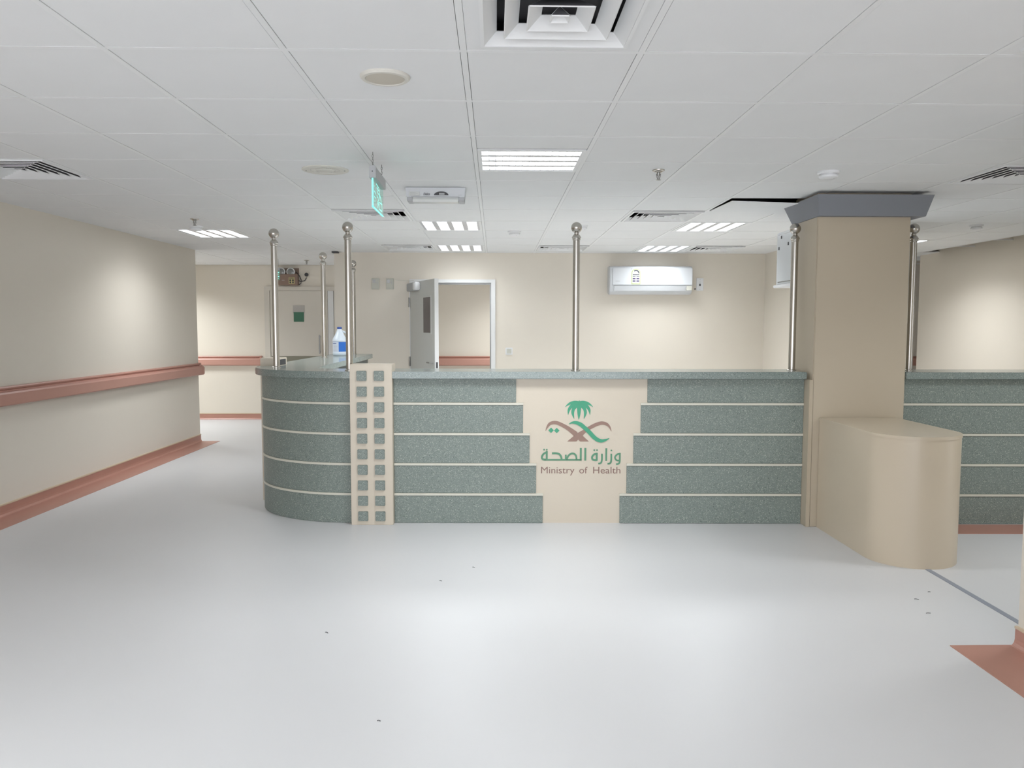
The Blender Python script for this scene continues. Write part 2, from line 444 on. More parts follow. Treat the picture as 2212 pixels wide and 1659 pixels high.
# leg of the counter that runs back along the hall side
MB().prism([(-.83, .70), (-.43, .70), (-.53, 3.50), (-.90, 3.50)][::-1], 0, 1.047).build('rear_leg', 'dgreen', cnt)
# panels
def row_panels(t0s, t1s, dx=0):
    for i in range(5):
        z0, z1 = ZR[i], ZR[i + 1]
        top = z1 - (TR if i < 4 else 0)
        B('terrazzo_panel', 'green', cnt, t0s[i], t1s[i], 0, .02, z0 + .0015, top - .0015, bevel=.0015)
        if i < 4: B('trim_strip', 'trim', cnt, t0s[i] - (.002 if i < 4 and t0s[i] > 1.5 and dx == 0 else 0), t1s[i] + (.002 if t1s[i] < 1.5 else 0), -.006, .02, top, z1)
Lx = [1.375, 1.327, 1.279, 1.232, 1.182]
Rx = [1.931, 1.979, 2.026, 2.076, 2.122]
row_panels([.305] * 5, Lx)
row_panels(Rx, [END] * 5)
def arc_strip(z0, z1, d_in, d_out, n=28, tmax=PI / 2):
    P = [ell(i * tmax / n, d_out) for i in range(n + 1)]; Q = [ell(i * tmax / n, d_in) for i in range(n + 1)]
    P = [(.03, P[0][1])] + P; Q = [(.03, Q[0][1])] + Q
    n = len(P)
    vs = [(x, y, z0) for x, y in P] + [(x, y, z1) for x, y in P] + [(x, y, z0) for x, y in Q] + [(x, y, z1) for x, y in Q]
    fs = []
    for i in range(n - 1):
        fs += [(i, i + 1, n + i + 1, n + i), (2 * n + i, 3 * n + i, 3 * n + i + 1, 2 * n + i + 1),
               (n + i, n + i + 1, 3 * n + i + 1, 3 * n + i), (i, 2 * n + i, 2 * n + i + 1, i + 1)]
    fs += [(0, n, 3 * n, 2 * n), (n - 1, 3 * n - 1, 4 * n - 1, 2 * n - 1)]
    return MB().add(vs, fs)
for i in range(5):
    top = ZR[i + 1] - (TR if i < 4 else 0)
    arc_strip(ZR[i] + .0015, top - .0015, -.02, 0).build('terrazzo_panel', 'green', cnt, smooth=True)
    if i < 4: arc_strip(top, ZR[i + 1], -.02, .006).build('trim_strip', 'trim', cnt, smooth=True)
# cream closing strip and end pier
pier = B('end_pier', 'board', cnt, -.885, -.735, .74, .97, 0, 1.162, bevel=.003)
MB().box(-.740, -.7335, .775, .935, 1.104, 1.150).build('pier_recess', 'dark', pier)
# worktop
oa = [ell(i * PI / 2 / 28, .05) for i in range(29)]
oa += [(-.905, .72), (-.90, .76), (-.87, .80)]
top_pts = [(END, -.05), (END, .36), (-.31, .36), (-.34, .42), (-.375, .70), (-.48, 3.54), (-.945, 3.54), (-.87, .82)] + oa[::-1]
MB().prism(top_pts, 1.050, 1.100).build('worktop', 'green_top', cnt, bevel=.004)
# tower with the green squares
tw = B('square_tower', 'board', cnt, .004, .304, -.060, .10, 0, 1.152, bevel=.003)
sq = None
for j in range(10):
    for i in range(2):
        tc_, zc = (.090, .213)[i], 1.071 - j * .1118
        if sq is None:
            sq = MB().box(-.035, .035, -.014, .002, -.035, .035).build('green_square', 'green', tw, bevel=.003); o = sq
        else:
            o = sq.copy(); COL.objects.link(o); o.parent = tw
        o.location = (tc_, -.060, zc)
# logo panel
lb = B('logo_panel', 'board', cnt, 1.17, 2.13, .012, .0205, 0, 1.047)
def P5(X, Y): return (1.299 + X * .0004053, .973 - Y * .0004051)
def flat(name, polys, m, y=.012, th=.0025):
    mb = MB()
    for po in polys:
        n = len(po)
        mb.add([(x, y - th, z) for x, z in po] + [(x, y, z) for x, z in po],
               [tuple(range(n))] + [(i, n + i, n + (i + 1) % n, (i + 1) % n) for i in range(n)])
    return mb.build(name, m, lb)
def cat_rom(P, sub=6):
    out = []
    for i in range(len(P) - 1):
        p0, p1, p2, p3 = P[max(i - 1, 0)], P[i], P[i + 1], P[min(i + 2, len(P) - 1)]
        for s in range(sub):
            t = s / sub
            out.append(tuple(.5 * (2 * b + (c - a) * t + (2 * a - 5 * b + 4 * c - d) * t * t + (3 * b - a - 3 * c + d) * t ** 3) for a, b, c, d in zip(p0, p1, p2, p3)))
    out.append(tuple(P[-1])); return out
def strip_quads(P, smooth=True):
    """tapered ribbon from (X, Y, half width) as a list of quads"""
    Q = cat_rom(P) if smooth and len(P) > 2 else P
    A, Bs = [], []
    for i, (x, y, h) in enumerate(Q):
        h *= 1.14
        a, b = Q[max(i - 1, 0)], Q[min(i + 1, len(Q) - 1)]
        dx, dy = b[0] - a[0], b[1] - a[1]; l = math.hypot(dx, dy) or 1
        A.append(P5(x - dy / l * h, y + dx / l * h)); Bs.append(P5(x + dy / l * h, y - dx / l * h))
    return [A + Bs[::-1]]
def mir(P): return [(1652 - x, y, h) for x, y, h in P]
leafs = [[(828, 246, 28), (750, 236, 26), (680, 248, 20), (625, 278, 12), (580, 318, 1.5)],
         [(815, 270, 36), (735, 275, 34), (680, 315, 25), (645, 372, 19), (632, 457, 2)],
         [(820, 280, 34), (768, 300, 32), (728, 355, 25), (715, 430, 21), (740, 527, 3)]]
polys = []
for l in leafs: polys += strip_quads(l) + strip_quads(mir(l))
palm = flat('palm_emblem', polys[:1], 'logo_green')
for q in polys[1:]: flat('palm_leaf', [q], 'logo_green', y=.012 - .0002 * random.random()).parent = palm
flat('palm_leaf', strip_quads([(826, 230, 34), (826, 340, 31), (824, 450, 22), (822, 542, 3)]) , 'logo_green').parent = palm
flat('palm_stalk', [[P5(822, 200), P5(834, 200), P5(834, 232), P5(822, 232)]], 'logo_green').parent = palm
flat('sword_base', [[P5(*p) for p in [(740, 830), (815, 772), (890, 828), (1005, 932), (850, 932), (815, 898), (782, 932), (620, 932)]]], 'logo_brown')
flat('left_sword', strip_quads([(235, 745, 2), (262, 680, 13), (305, 622, 22), (370, 597, 26), (440, 602, 27), (530, 640, 28), (640, 702, 31), (775, 806, 42)]), 'logo_brown')
flat('right_sword', strip_quads([(1400, 750, 3), (1372, 680, 14), (1320, 625, 22), (1240, 603, 26), (1150, 622, 27), (1040, 675, 27), (940, 740, 27), (850, 806, 40)]), 'logo_brown', y=.0118)
flat('green_sword', strip_quads([(648, 622, 2), (700, 597, 14), (770, 595, 24), (850, 625, 30), (930, 690, 31), (1010, 765, 32), (1090, 850, 32), (1160, 902, 30), (1230, 920, 26), (1300, 905, 17), (1365, 875, 3)]), 'logo_green', y=.0100)
for c in ((333, 733, 49), (433, 737, 48)):
    flat('diamond_dot', [[P5(c[0] - c[2], c[1]), P5(c[0], c[1] - c[2]), P5(c[0] + c[2], c[1]), P5(c[0], c[1] + c[2])]], 'logo_green')
# arabic word, drawn stroke by stroke
W_ = 15
def S_(*p, w=W_, sm=True): return strip_quads([(x, y, w) for x, y in p], sm)
def D_(x, y, r=15): return [[P5(x + r * math.cos(a), y + r * math.sin(a)) for a in [i * PI / 8 for i in range(16)]]]
ar = {
 'arabic_teh': S_((258, 1105), (258, 1262), sm=False) + S_((262, 1128), (212, 1148), (178, 1190), (172, 1226), (190, 1252), (240, 1262)) + D_(210, 1080) + D_(258, 1080),
 'arabic_baseline': S_((225, 1262), (877, 1262), w=12, sm=False),
 'arabic_hah': S_((350, 1145), (430, 1145), (482, 1162), (512, 1205), (524, 1262)),
 'arabic_sad': S_((596, 1170), (596, 1262), w=13, sm=False) + S_((606, 1262), (642, 1190), (690, 1152), (735, 1150), (772, 1178), (785, 1220), (786, 1262), w=14),
 'arabic_lam': S_((862, 1048), (862, 1272), sm=False),
 'arabic_alef': S_((943, 1048), (943, 1275), sm=False) + S_((1315, 1053), (1315, 1280), w=14, sm=False),
 'arabic_teh.001': S_((1146, 1135), (1146, 1278), sm=False) + S_((1150, 1150), (1098, 1166), (1066, 1205), (1068, 1245), (1096, 1264), (1150, 1266)) + D_(1102, 1088) + D_(1151, 1088),
 'arabic_reh': S_((1238, 1152), (1238, 1255), (1228, 1305), (1206, 1325), (1174, 1329), w=13),
 'arabic_zain': S_((1404, 1152), (1404, 1258), (1394, 1308), (1372, 1327), (1338, 1331), w=13) + D_(1405, 1092),
 'arabic_waw': S_((1556, 1136), (1556, 1275), (1546, 1320), (1524, 1335), (1490, 1338), w=13) + S_((1556, 1150), (1506, 1166), (1473, 1208), (1480, 1246), (1508, 1270), (1548, 1272), w=13)}
yy = .012
for i, (k, q) in enumerate(ar.items()):
    first = None
    for j, pz in enumerate(q):
        o = flat(k.split('.')[0] if j == 0 else 'letter_stroke', [pz], 'text_green', y=.012 - .0002 * ((i + j) % 3))
        if j == 0: first = o
        else: o.parent = first
for word, a, b in (('Ministry', 158, 752), ('of', 838, 985), ('Health', 1085, 1570)):
    text_mesh('word', word, 'text_brown', lb, P5(a, 0)[0], P5(b, 0)[0], P5(0, 1505)[1], 125 * .000405, .0115)

# counter on the far side of the column (same line)
c2 = thing('reception_counter', 'plain green terrazzo counter right of the column', 'counter', CO, CA)
S2, E2 = 3.935, 6.515
MB().box(S2, E2, .02, .29, 0, 1.047).build('counter_core', 'dgreen', c2)
for i in range(5):
    top = ZR[i + 1] - (TR if i < 4 else 0)
    B('terrazzo_panel', 'green', c2, S2, E2, 0, .02, ZR[i] + .0015, top - .0015, bevel=.0015)
    if i < 4: B('trim_strip', 'trim', c2, S2, E2, -.006, .02, top, ZR[i + 1])
MB().box(S2, E2, -.05, .36, 1.050, 1.100).build('worktop', 'green_top', c2, bevel=.004)

# ------------------------------------------------------------------ steel posts
def post():
    t = thing('steel_post', '', 'post', (0, 0, 1.1), 0, 'ball topped steel posts on the counter')
    MB().lathe([(.0245, 0), (.0245, .938)], 24).build('pole', 'steel', t, smooth=True)
    MB().lathe([(.025, .938), (.0285, .942), (.0285, .952), (.033, .957), (.033, .962), (.024, .976), (.0165, .984), (.0165, .995)], 24).build('collar', 'steel', t, smooth=True)
    pr = [(.0395 * math.sin(a), 1.030 - .0395 * math.cos(a)) for a in [.42 + i * (PI - .43) / 14 for i in range(15)]]
    MB().lathe(pr, 28).build('ball_finial', 'steel', t, smooth=True)
    MB().lathe([(.034, 0), (.034, .004), (.026, .008)], 24).build('base_flange', 'steel', t, smooth=True)
    return t
p0 = post()
PS = [(-1.70, 6.16, 'steel post with ball finial on the curved left end of the counter'),
      (-1.745, 8.10, 'steel post with ball finial on the rear leg, left of the bleach jug'),
      (-1.058, 5.75, 'steel post with ball finial right behind the tower of green squares'),
      (-1.612, 9.05, 'farthest steel post, at the back end of the counter near the thermostats'),
      (.588, 5.72, 'steel post with ball finial above the middle logo panel'),
      (2.183, 5.74, 'steel post with ball finial just left of the cream column'),
      (3.045, 5.72, 'steel post half hidden behind the right edge of the column')]
for i, (x, y, l) in enumerate(PS):
    t = p0 if i == 0 else copy_tree(p0)
    t.location = (x, y, 1.1); t['label'] = l

# ------------------------------------------------------------------ bleach jug
jx, jy = -1.690, 8.62
jug = thing('bleach_jug', 'white gallon bleach jug with blue cap and blue label on the counter', 'bottle', (jx, jy, 1.1))
MB().lathe([(.064, 0), (.072, .008), (.076, .02), (.076, .034), (.073, .040), (.073, .152), (.076, .158), (.075, .172), (.068, .192), (.050, .225), (.034, .262), (.025, .285), (.024, .292)], 32).build('body', 'jug', jug, smooth=True)
MB().lathe([(.0245, .288), (.0255, .290), (.0255, .308), (.022, .312)], 20).build('cap', 'bluecap', jug, smooth=True)
MB().tube([(.02, .02, .27), (.055, .045, .25), (.075, .058, .21), (.07, .055, .17)], .011).build('handle', 'jug', jug, smooth=True)
def wrap(name, m, a0, a1, z0, z1, r, parent):
    n = 14; A = [a0 + (a1 - a0) * i / n for i in range(n + 1)]
    vs = [(r * math.cos(a), r * math.sin(a), z) for z in (z0, z1) for a in A]
    fs = [(i, i + 1, n + 2 + i, n + 1 + i) for i in range(n)]
    return MB().add(vs, fs).build(name, m, parent, smooth=True, fix=False)
d_ = math.radians
lab = wrap('label', 'paper', d_(190), d_(272), .045, .148, .0738, jug)
wrap('blue_label', 'blue', d_(272), d_(350), .045, .148, .0738, jug)
wrap('ink_line', 'inkblue', d_(205), d_(252), .130, .138, .0743, lab)
for j in range(5):
    wrap('ink_line', 'grey', d_(222), d_(262), .062 + j * .013, .0635 + j * .013, .0743, lab)
wrap('ink_line', 'inkblue', d_(190), d_(350), .149, .1525, .0743, lab)

# ------------------------------------------------------------------ wall air conditioner
ac = thing('air_conditioner', 'white wall mounted split air conditioner with energy sticker', 'air conditioner', (1.95, 9.97, 1.85))
ax0, ax1 = -.53, .50
prof = [(0, -.005), (-.06, -.03), (-.13, -.028), (-.175, 0.0), (-.195, .055), (-.205, .10), (-.205, .26), (-.19, .298), (-.15, .318), (0, .322)]
MB().extr_x(prof, ax0, ax1).build('body', 'acwhite', ac, bevel=.008, smooth=True)
B('front_panel', 'acwhite', ac, ax0 + .035, ax1 - .005, -.214, -.206, .085, .29, bevel=.003)
MB().add([(ax0 + .055, -.2135, .068), (ax1 - .09, -.2135, .068), (ax1 - .095, -.192, .012), (ax0 + .055, -.192, .012),
          (ax0 + .055, -.195, .068), (ax1 - .09, -.195, .068), (ax1 - .095, -.18, .012), (ax0 + .055, -.18, .012)],
         [(0, 3, 2, 1), (4, 5, 6, 7), (0, 1, 5, 4), (1, 2, 6, 5), (2, 3, 7, 6), (3, 0, 4, 7)]).build('air_flap', 'acwhite', ac)
B('flap_gap', 'grey', ac, ax0 + .05, ax1 - .085, -.204, -.19, .069, .074)
B('display_window', 'offwhite', ac, ax1 - .075, ax1 - .01, -.206, -.17, .02, .072)
B('maker_mark', 'grey', ac, ax0 + .07, ax0 + .125, -.2155, -.214, .127, .134)
stk = B('energy_sticker', 'lime', ac, -.262, -.152, -.2158, -.2142, .092, .235)
arcp = [(-.207 + .055 * math.cos(a), -.2158, .232 + .048 * math.sin(a)) for a in [i * PI / 12 for i in range(13)]]
MB().add(arcp + [(x, -.2142, z) for x, _, z in arcp], [tuple(range(13))] + [(i, 13 + i, 14 + i, i + 1) for i in range(12)]).build('sticker_arch', 'lime', stk)
B('sticker_field', 'sticker', stk, -.254, -.160, -.2166, -.2158, .101, .236)
MB().add([(-.207 + .047 * math.cos(a), -.2164, .232 + .040 * math.sin(a)) for a in [i * PI / 12 for i in range(13)]], [tuple(range(13))]).build('sticker_dial', 'sticker', stk, fix=False)
am = []
for i in range(9):
    a = i * .72 * PI / 8; am.append((-.207 + .042 * math.cos(a), .225 + .042 * math.sin(a), a))
mb = MB()
for i in range(8):
    (x1_, z1_, a1_), (x2_, z2_, a2_) = am[i], am[i + 1]
    mb.add([(x1_, -.2172, z1_), (x2_, -.2172, z2_), (-.207 + .030 * math.cos(a2_), -.2172, .225 + .030 * math.sin(a2_)), (-.207 + .030 * math.cos(a1_), -.2172, .225 + .030 * math.sin(a1_))], [(0, 1, 2, 3)])
mb.build('dial_scale', 'ink', stk, fix=False)
B('ink_block', 'ink', stk, -.248, -.166, -.2172, -.2166, .203, .212)
for zz, c_, hh in ((.184, 'ink', .006), (.152, 'inkpurple', .016), (.122, 'inkpurple', .018)):
    for xa in (-.249, -.202):
        B('ink_block', c_, stk, xa, xa + .036, -.2172, -.2166, zz, zz + hh)
for xa in (-.262, -.160):
    MB().lathe([(.006, 0), (.006, .001)], 10, (xa, -.2158, .285 - .005), axis='y').build('sticker_dot', 'grey', stk)

def plate_thing(name, label, cat, x, z, w_, h_, m='white', group=None, y=9.97):
    t = thing(name, label, cat, (x, y, z), 0, group)
    B('plate', m, t, -w_ / 2, w_ / 2, -.012, 0, -h_ / 2, h_ / 2, bevel=.002)
    return t
sw = plate_thing('isolator_switch', 'white isolator switch plate right of the air conditioner', 'switch', 2.592, 1.952, .088, .155)
B('rocker', 'dark', sw, -.008, .008, -.017, -.012, -.02, .008)
for z in (-.062, .03, .062): MB().lathe([(.004, -.0135), (.004, -.012)], 8, (0, 0, z), axis='y').build('screw', 'grey', sw)
so = plate_thing('wall_socket', 'white single wall socket between the doorway and the bright wall', 'socket', .179, 1.108, .088, .088)
B('socket_face', 'offwhite', so, -.03, .03, -.016, -.012, -.03, .03)
MB().box(-.004, .004, -.0175, -.016, .008, .02).box(-.016, -.009, -.0175, -.016, -.012, -.006).box(.009, .016, -.0175, -.016, -.012, -.006).build('pin_hole', 'grey', so)
def thermostat(x, label):
    t = plate_thing('thermostat', label, 'thermostat', x, 1.950, .095, .138, 'offwhite', 'thermostats on the back wall')
    B('cover', 'offwhite', t, -.042, .042, -.024, -.012, -.062, .062, bevel=.002)
    B('screen', 'steel2', t, -.034, .002, -.0252, -.024, .012, .052)
    for j in range(4): B('button', 'grey', t, .016, .032, -.026, -.024, .045 - j * .016, .050 - j * .016)
    return t
thermostat(-1.495, 'left thermostat on the back wall')
thermostat(-1.315, 'right thermostat on the back wall, the one with a cord to the door')
tag(MB().tube([(-1.288, 9.935, 2.000), (-1.20, 9.935, 1.992), (-1.06, 9.93, 1.988), (-1.0, 9.86, 1.985)], .0025, 6).build('cord', 'trim'), 'thin cord stretched from the thermostat to the open door', 'cord')
tag(MB().lathe([(.009, 0), (.009, .016)], 10, (2.531, 9.953, 1.895), axis='y').build('cable_grommet', 'dark'), 'small black cable grommet between air conditioner and switch plate', 'grommet')

# ------------------------------------------------------------------ network cabinet behind the column
rk = thing('network_cabinet', 'light grey wall cabinet with latched side panel behind the column', 'cabinet', (2.56, 6.15, 1.735))
B('body', 'rack', rk, -.272, .27, -.26, .25, .02, .44, bevel=.006)
B('side_panel', 'rack', rk, -.279, -.272, -.24, .205, .045, .415, bevel=.001)
MB().box(-.274, -.2725, -.246, .211, .039, .045).box(-.274, -.2725, -.246, .211, .415, .421).box(-.274, -.2725, .205, .211, .045, .415).build('panel_gap', 'steel2', rk)
for y_, z_ in ((.13, .395), (-.02, .33), (.18, .31)): B('latch', 'dark', rk, -.283, -.279, y_ - .008, y_ + .008, z_ - .012, z_ + .012)
B('glass_door', 'darkglass', rk, -.262, .26, .25, .262, .04, .42)
B('bottom_plinth', 'white', rk, -.285, .28, -.26, .28, 0, .022, bevel=.004)
MB().box(-.02, .02, -.275, -.255, .1, .4).build('wall_bracket', 'steel2', rk)

# ------------------------------------------------------------------ emergency twin-lamp unit in the hall
em = thing('emergency_light', 'tan emergency light box with two round lamps above the hall door', 'emergency light', (-3.10, 12.06, 2.035))
B('case', 'tan', em, -.150, .140, -.10, 0, 0, .165, bevel=.006)
B('back_plate', 'tan', em, -.150, .140, -.02, 0, .165, .258)
for x_ in (-.108, .035):
    l_ = MB().lathe([(.052, 0), (.062, -.01), (.064, -.03), (.060, -.038), (.052, -.040)], 28, (x_, -.05, .198), axis='y').build('lamp_head', 'white', em, smooth=True)
    MB().lathe([(.050, 0), (.040, -.004), (.015, -.007)], 24, (x_, -.0905, .198), axis='y').build('lens', 'lens', l_, smooth=True)
pn = B('control_plate', 'yellow', em, .010, .095, -.105, -.10, .018, .118)
for a_, b_, c_2, d_2 in ((.018, .085, .098, .108), (.020, .045, .060, .085), (.060, .085, .060, .085), (.022, .043, .028, .052), (.062, .083, .028, .052)):
    B('switch_mark', 'dark', pn, a_, b_, -.107, -.105, c_2, d_2)
B('maker_mark', 'signgrey', em, -.095, -.055, -.1015, -.10, .07, .076)
MB().tube([(.10, -.04, .20), (.155, -.03, .14), (.175, -.02, .08), (.17, -.02, .03), (.14, -.03, .006)], .006).tube([(.11, -.04, .17), (.13, -.03, .08), (.16, -.02, .06), (.23, -.02, .07), (.255, -.02, .12)], .006).build('cable', 'dark', em, smooth=True)
pg = thing('wall_plug', 'dark round plug in a wall socket right of the emergency light', 'plug', (-2.843, 12.06, 2.195))
B('socket_plate', 'wall', pg, -.045, .045, -.01, 0, -.045, .045, bevel=.002)
MB().lathe([(.028, 0), (.028, -.03), (.02, -.038)], 18, (0, -.01, 0), axis='y').build('plug_body', 'dark', pg, smooth=True)

# ================================================================== CEILING FITTINGS
def lamp(label, x0, x1, y0, y1, along='y', blades=10, power=1.0, z=H, glow='lamp'):
    xc, yc = (x0 + x1) / 2, (y0 + y1) / 2; hx, hy = (x1 - x0) / 2 - .013, (y1 - y0) / 2 - .013
    t = thing('ceiling_lamp', label, 'ceiling lamp', (xc, yc, z), 0, 'louvred fluorescent ceiling lamps')
    fr = .022; e = .003
    MB().box(-hx, hx, -hy, -hy + fr, -e, .03).box(-hx, hx, hy - fr, hy, -e, .03).box(-hx, -hx + fr, -hy + fr, hy - fr, -e, .03).box(hx - fr, hx, -hy + fr, hy - fr, -e, .03).build('frame', 'bar', t)
    MB().box(-hx, hx, -hy, hy, .031, .07).build('housing', 'bar', t)
    gx, gy = hx - fr, hy - fr
    for i in range(4):
        if along == 'y':
            p = 2 * gx / 4; a = -gx + p * i + p * .17; b = a + p * .66
            MB().box(a, b, -gy + .015, gy - .015, .012, .026).build('lit_reflector', glow, t, fix=False)
            q = MB()
            for j in range(1, blades):
                yb = -gy + 2 * gy * j / blades; q.box(a, b, yb - .0015, yb + .0015, .0, .0118)
            q.build('cross_louvre', 'blade', t, fix=False)['kind'] = 'stuff'
        else:
            p = 2 * gy / 4; a = -gy + p * i + p * .17; b = a + p * .66
            MB().box(-gx + .09, gx - .015, a, b, .012, .026).build('lit_reflector', glow, t, fix=False)
            MB().box(-gx + .0, -gx + .035, a, b, .012, .026).build('lit_reflector', glow, t, fix=False)
            q = MB()
            for j in range(1, blades):
                xb = -gx + 2 * gx * j / blades; q.box(xb - .0015, xb + .0015, a, b, .0, .0118)
            q.build('cross_louvre', 'blade', t, fix=False)['kind'] = 'stuff'
    q = MB()
    for i in range(5):
        if along == 'y':
            p = 2 * gx / 4; a = -gx + p * i; q.box(max(-gx, a - p * .17), min(gx, a + p * .17), -gy, gy, 0, .025)
        else:
            p = 2 * gy / 4; a = -gy + p * i; q.box(-gx, gx, max(-gy, a - p * .17), min(gy, a + p * .17), 0, .025)
    q.build('long_louvre', 'blade', t, fix=False)
    L = bpy.data.lights.new('fluorescent_light', 'AREA'); L.shape = 'RECTANGLE'; L.size = .5; L.size_y = .5
    L.energy = LAMP_W * power; L.spread = SPREAD; L.color = LAMP_COLOR
    lo = bpy.data.objects.new('fluorescent_light', L); COL.objects.link(lo); lo.parent = t; lo.location = (0, 0, -.008)
    return t
lamp('large bright louvred ceiling lamp nearest the camera, in front of the counter', cx(0), cx(1), 4.17, 4.765, 'x', 14, 1.25)
lamp('louvred ceiling lamp behind the emergency fitting, in front of the far row', cx(-1), cx(0), ry(7), ry(8), 'y', 6, 2.4)
lamp('louvred ceiling lamp above the open doorway, close to the back wall', cx(-1), cx(0), ry(10), ry(11), 'y', 6, .35, glow='lampdim')
lamp('louvred ceiling lamp near the left wall, left of the steel posts', cx(-5), cx(-4), ry(8), ry(9), 'y', 6, .7)
lamp('louvred ceiling lamp left of the column top, nearer of the right pair', cx(3), cx(4), ry(7), ry(8), 'y', 6, 2.4)
lamp('louvred ceiling lamp at the back wall above the air conditioner right side', cx(3), cx(4), ry(10), ry(11), 'y', 6, .62, glow='lampdim')
lamp('louvred ceiling lamp right of the column in front of the right wall', cx(7), cx(8), ry(9), ry(10), 'y', 6, 1.5)
# unseen lamps added to brighten the near floor, right bay and far corridor
for x_, y_, p_, l_ in ((.5, .9, .5, 'unseen louvred fill lamp added right above the viewer'), (-2.2, .9, 2.3, 'unseen louvred fill lamp added over the viewer, towards the left wall'),
                       (3.9, 4.1, 1.1, 'unseen louvred fill lamp added over the bay right of the plinth'),
                       (-5.0, 11.0, 2.4, 'unseen louvred fill lamp added at the hidden left end of the far corridor'), (.8, 11.0, 2.4, 'unseen louvred fill lamp added in the corridor beyond the doorway')):
    lamp(l_, x_ - .29, x_ + .29, y_ - .29, y_ + .29, 'y', 6, p_, z=H - .004)

def diffuser(label, x0, x1, y0, y1, rings=4, half=.275, pitch=.052, plate=.297, drop=.008):
    t = thing('air_diffuser', label, 'air vent', ((x0 + x1) / 2, (y0 + y1) / 2, H), 0, 'square ceiling air diffusers')
    hx, hy = (x1 - x0) / 2 - .012, (y1 - y0) / 2 - .012
    a = half; fx, fy = min(plate, hx), min(plate, hy)
    def ringbox(o1, o2, i1, i2, z0, z1, nm, m):
        return MB().box(-o1, o1, -o2, -i2, z0, z1).box(-o1, o1, i2, o2, z0, z1).box(-o1, -i1, -i2, i2, z0, z1).box(i1, o1, -i2, i2, z0, z1).build(nm, m, t, fix=False)
    ringbox(fx, fy, a - .004, a - .004, -drop, .004, 'outer_frame', 'bar')
    if fx < hx - .01:
        ringbox(hx, hy, fx, fy, .0015, .012, 'blank_plate', 'tile')
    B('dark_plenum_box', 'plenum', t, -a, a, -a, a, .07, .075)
    for k in range(rings):
        b = a - .002 - pitch * k
        if b < .02: break
        tp = max(b - pitch * .62, .001)
        th = .0035
        for s in range(4):
            c_, s_ = (1, 0, -1, 0)[s], (0, 1, 0, -1)[s]
            def rt(x, y, z): return (x * c_ - y * s_, x * s_ + y * c_, z)
            z0 = -drop + .001
            vs = [rt(-b, -b, z0), rt(b, -b, z0), rt(tp, -tp, z0 + .034), rt(-tp, -tp, z0 + .034),
                  rt(-b, -b - th, z0 + .003), rt(b, -b - th, z0 + .003), rt(tp, -tp - th, z0 + .037), rt(-tp, -tp - th, z0 + .037)]
            if s == 0: mb = MB()
            mb.add(vs, [(0, 1, 2, 3), (4, 7, 6, 5), (0, 4, 5, 1), (1, 5, 6, 2), (2, 6, 7, 3), (3, 7, 4, 0)])
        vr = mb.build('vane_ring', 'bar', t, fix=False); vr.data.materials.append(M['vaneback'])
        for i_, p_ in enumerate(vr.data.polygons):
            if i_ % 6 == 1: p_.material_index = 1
    return t
cell = lambda k, n: (cx(k), cx(k + 1), ry(n), ry(n + 1))
diffuser('large square air diffuser at the top of the view, nearest the camera', *cell(0, -1), rings=4, half=.232, pitch=.068, plate=.24)
diffuser('square air diffuser at the left edge near the left wall', *cell(-5, 3), rings=7, pitch=.042)
diffuser('square air diffuser behind the hanging green exit sign', *cell(-2, 6), rings=6, pitch=.05)
diffuser('square air diffuser above the thermostats by the back wall', *cell(-2, 10), rings=6, pitch=.05)
diffuser('square air diffuser left of the right pair of lamps', *cell(2, 6), rings=6, pitch=.05)
diffuser('square air diffuser at the back wall left of the middle post', *cell(1, 10), rings=6, pitch=.05)
diffuser('square air diffuser at the back wall behind the network cabinet', *cell(4, 10), rings=6, pitch=.05)
diffuser('square air diffuser at the right edge beyond the column', *cell(5, 3), rings=7, pitch=.042)
diffuser('square air diffuser cut off by the top right corner', *cell(3, -1), rings=4, half=.232, pitch=.068, plate=.24)

spk = thing('ceiling_speaker', 'round beige ceiling speaker near the top of the view', 'speaker', (-.405, 2.99, H))
MB().lathe([(.092, .004), (.092, -.004), (.086, -.010), (.074, -.011), (.071, -.006)], 40).build('ring', 'beigering', spk, smooth=True)
MB().lathe([(.0705, -.004), (.0705, -.0085), (.04, -.0105), (.001, -.011)], 36).build('grille', 'beige', spk, smooth=True)
vv = thing('disc_valve', 'flat round white ceiling vent with a slotted dark centre', 'air vent', (-.998, 4.74, H))
MB().lathe([(.136, .002), (.136, -.003), (.128, -.006), (.088, -.005), (.083, .012)], 40).build('ring', 'beigering', vv, smooth=True)
MB().lathe([(.083, .004), (.083, .0045)], 30).build('dark_throat', 'olive', vv)
MB().lathe([(.052, .003), (.056, -.002), (.05, -.006), (.02, -.008)], 30).build('centre_disc', 'beigering', vv, smooth=True)
mb = MB()
for i in range(28):
    a = 2 * PI * i / 28; c_, s_ = math.cos(a), math.sin(a)
    mb.tube([(c_ * .050, s_ * .050, .0), (c_ * .086, s_ * .086, -.001)], .002, 4)
mb.build('slot_rib', 'beigering', vv, fix=False)['kind'] = 'stuff'
for x_ in (-.113, .113): MB().lathe([(.005, -.0075), (.005, -.004)], 8, (x_, 0, 0)).build('screw', 'steel2', vv)

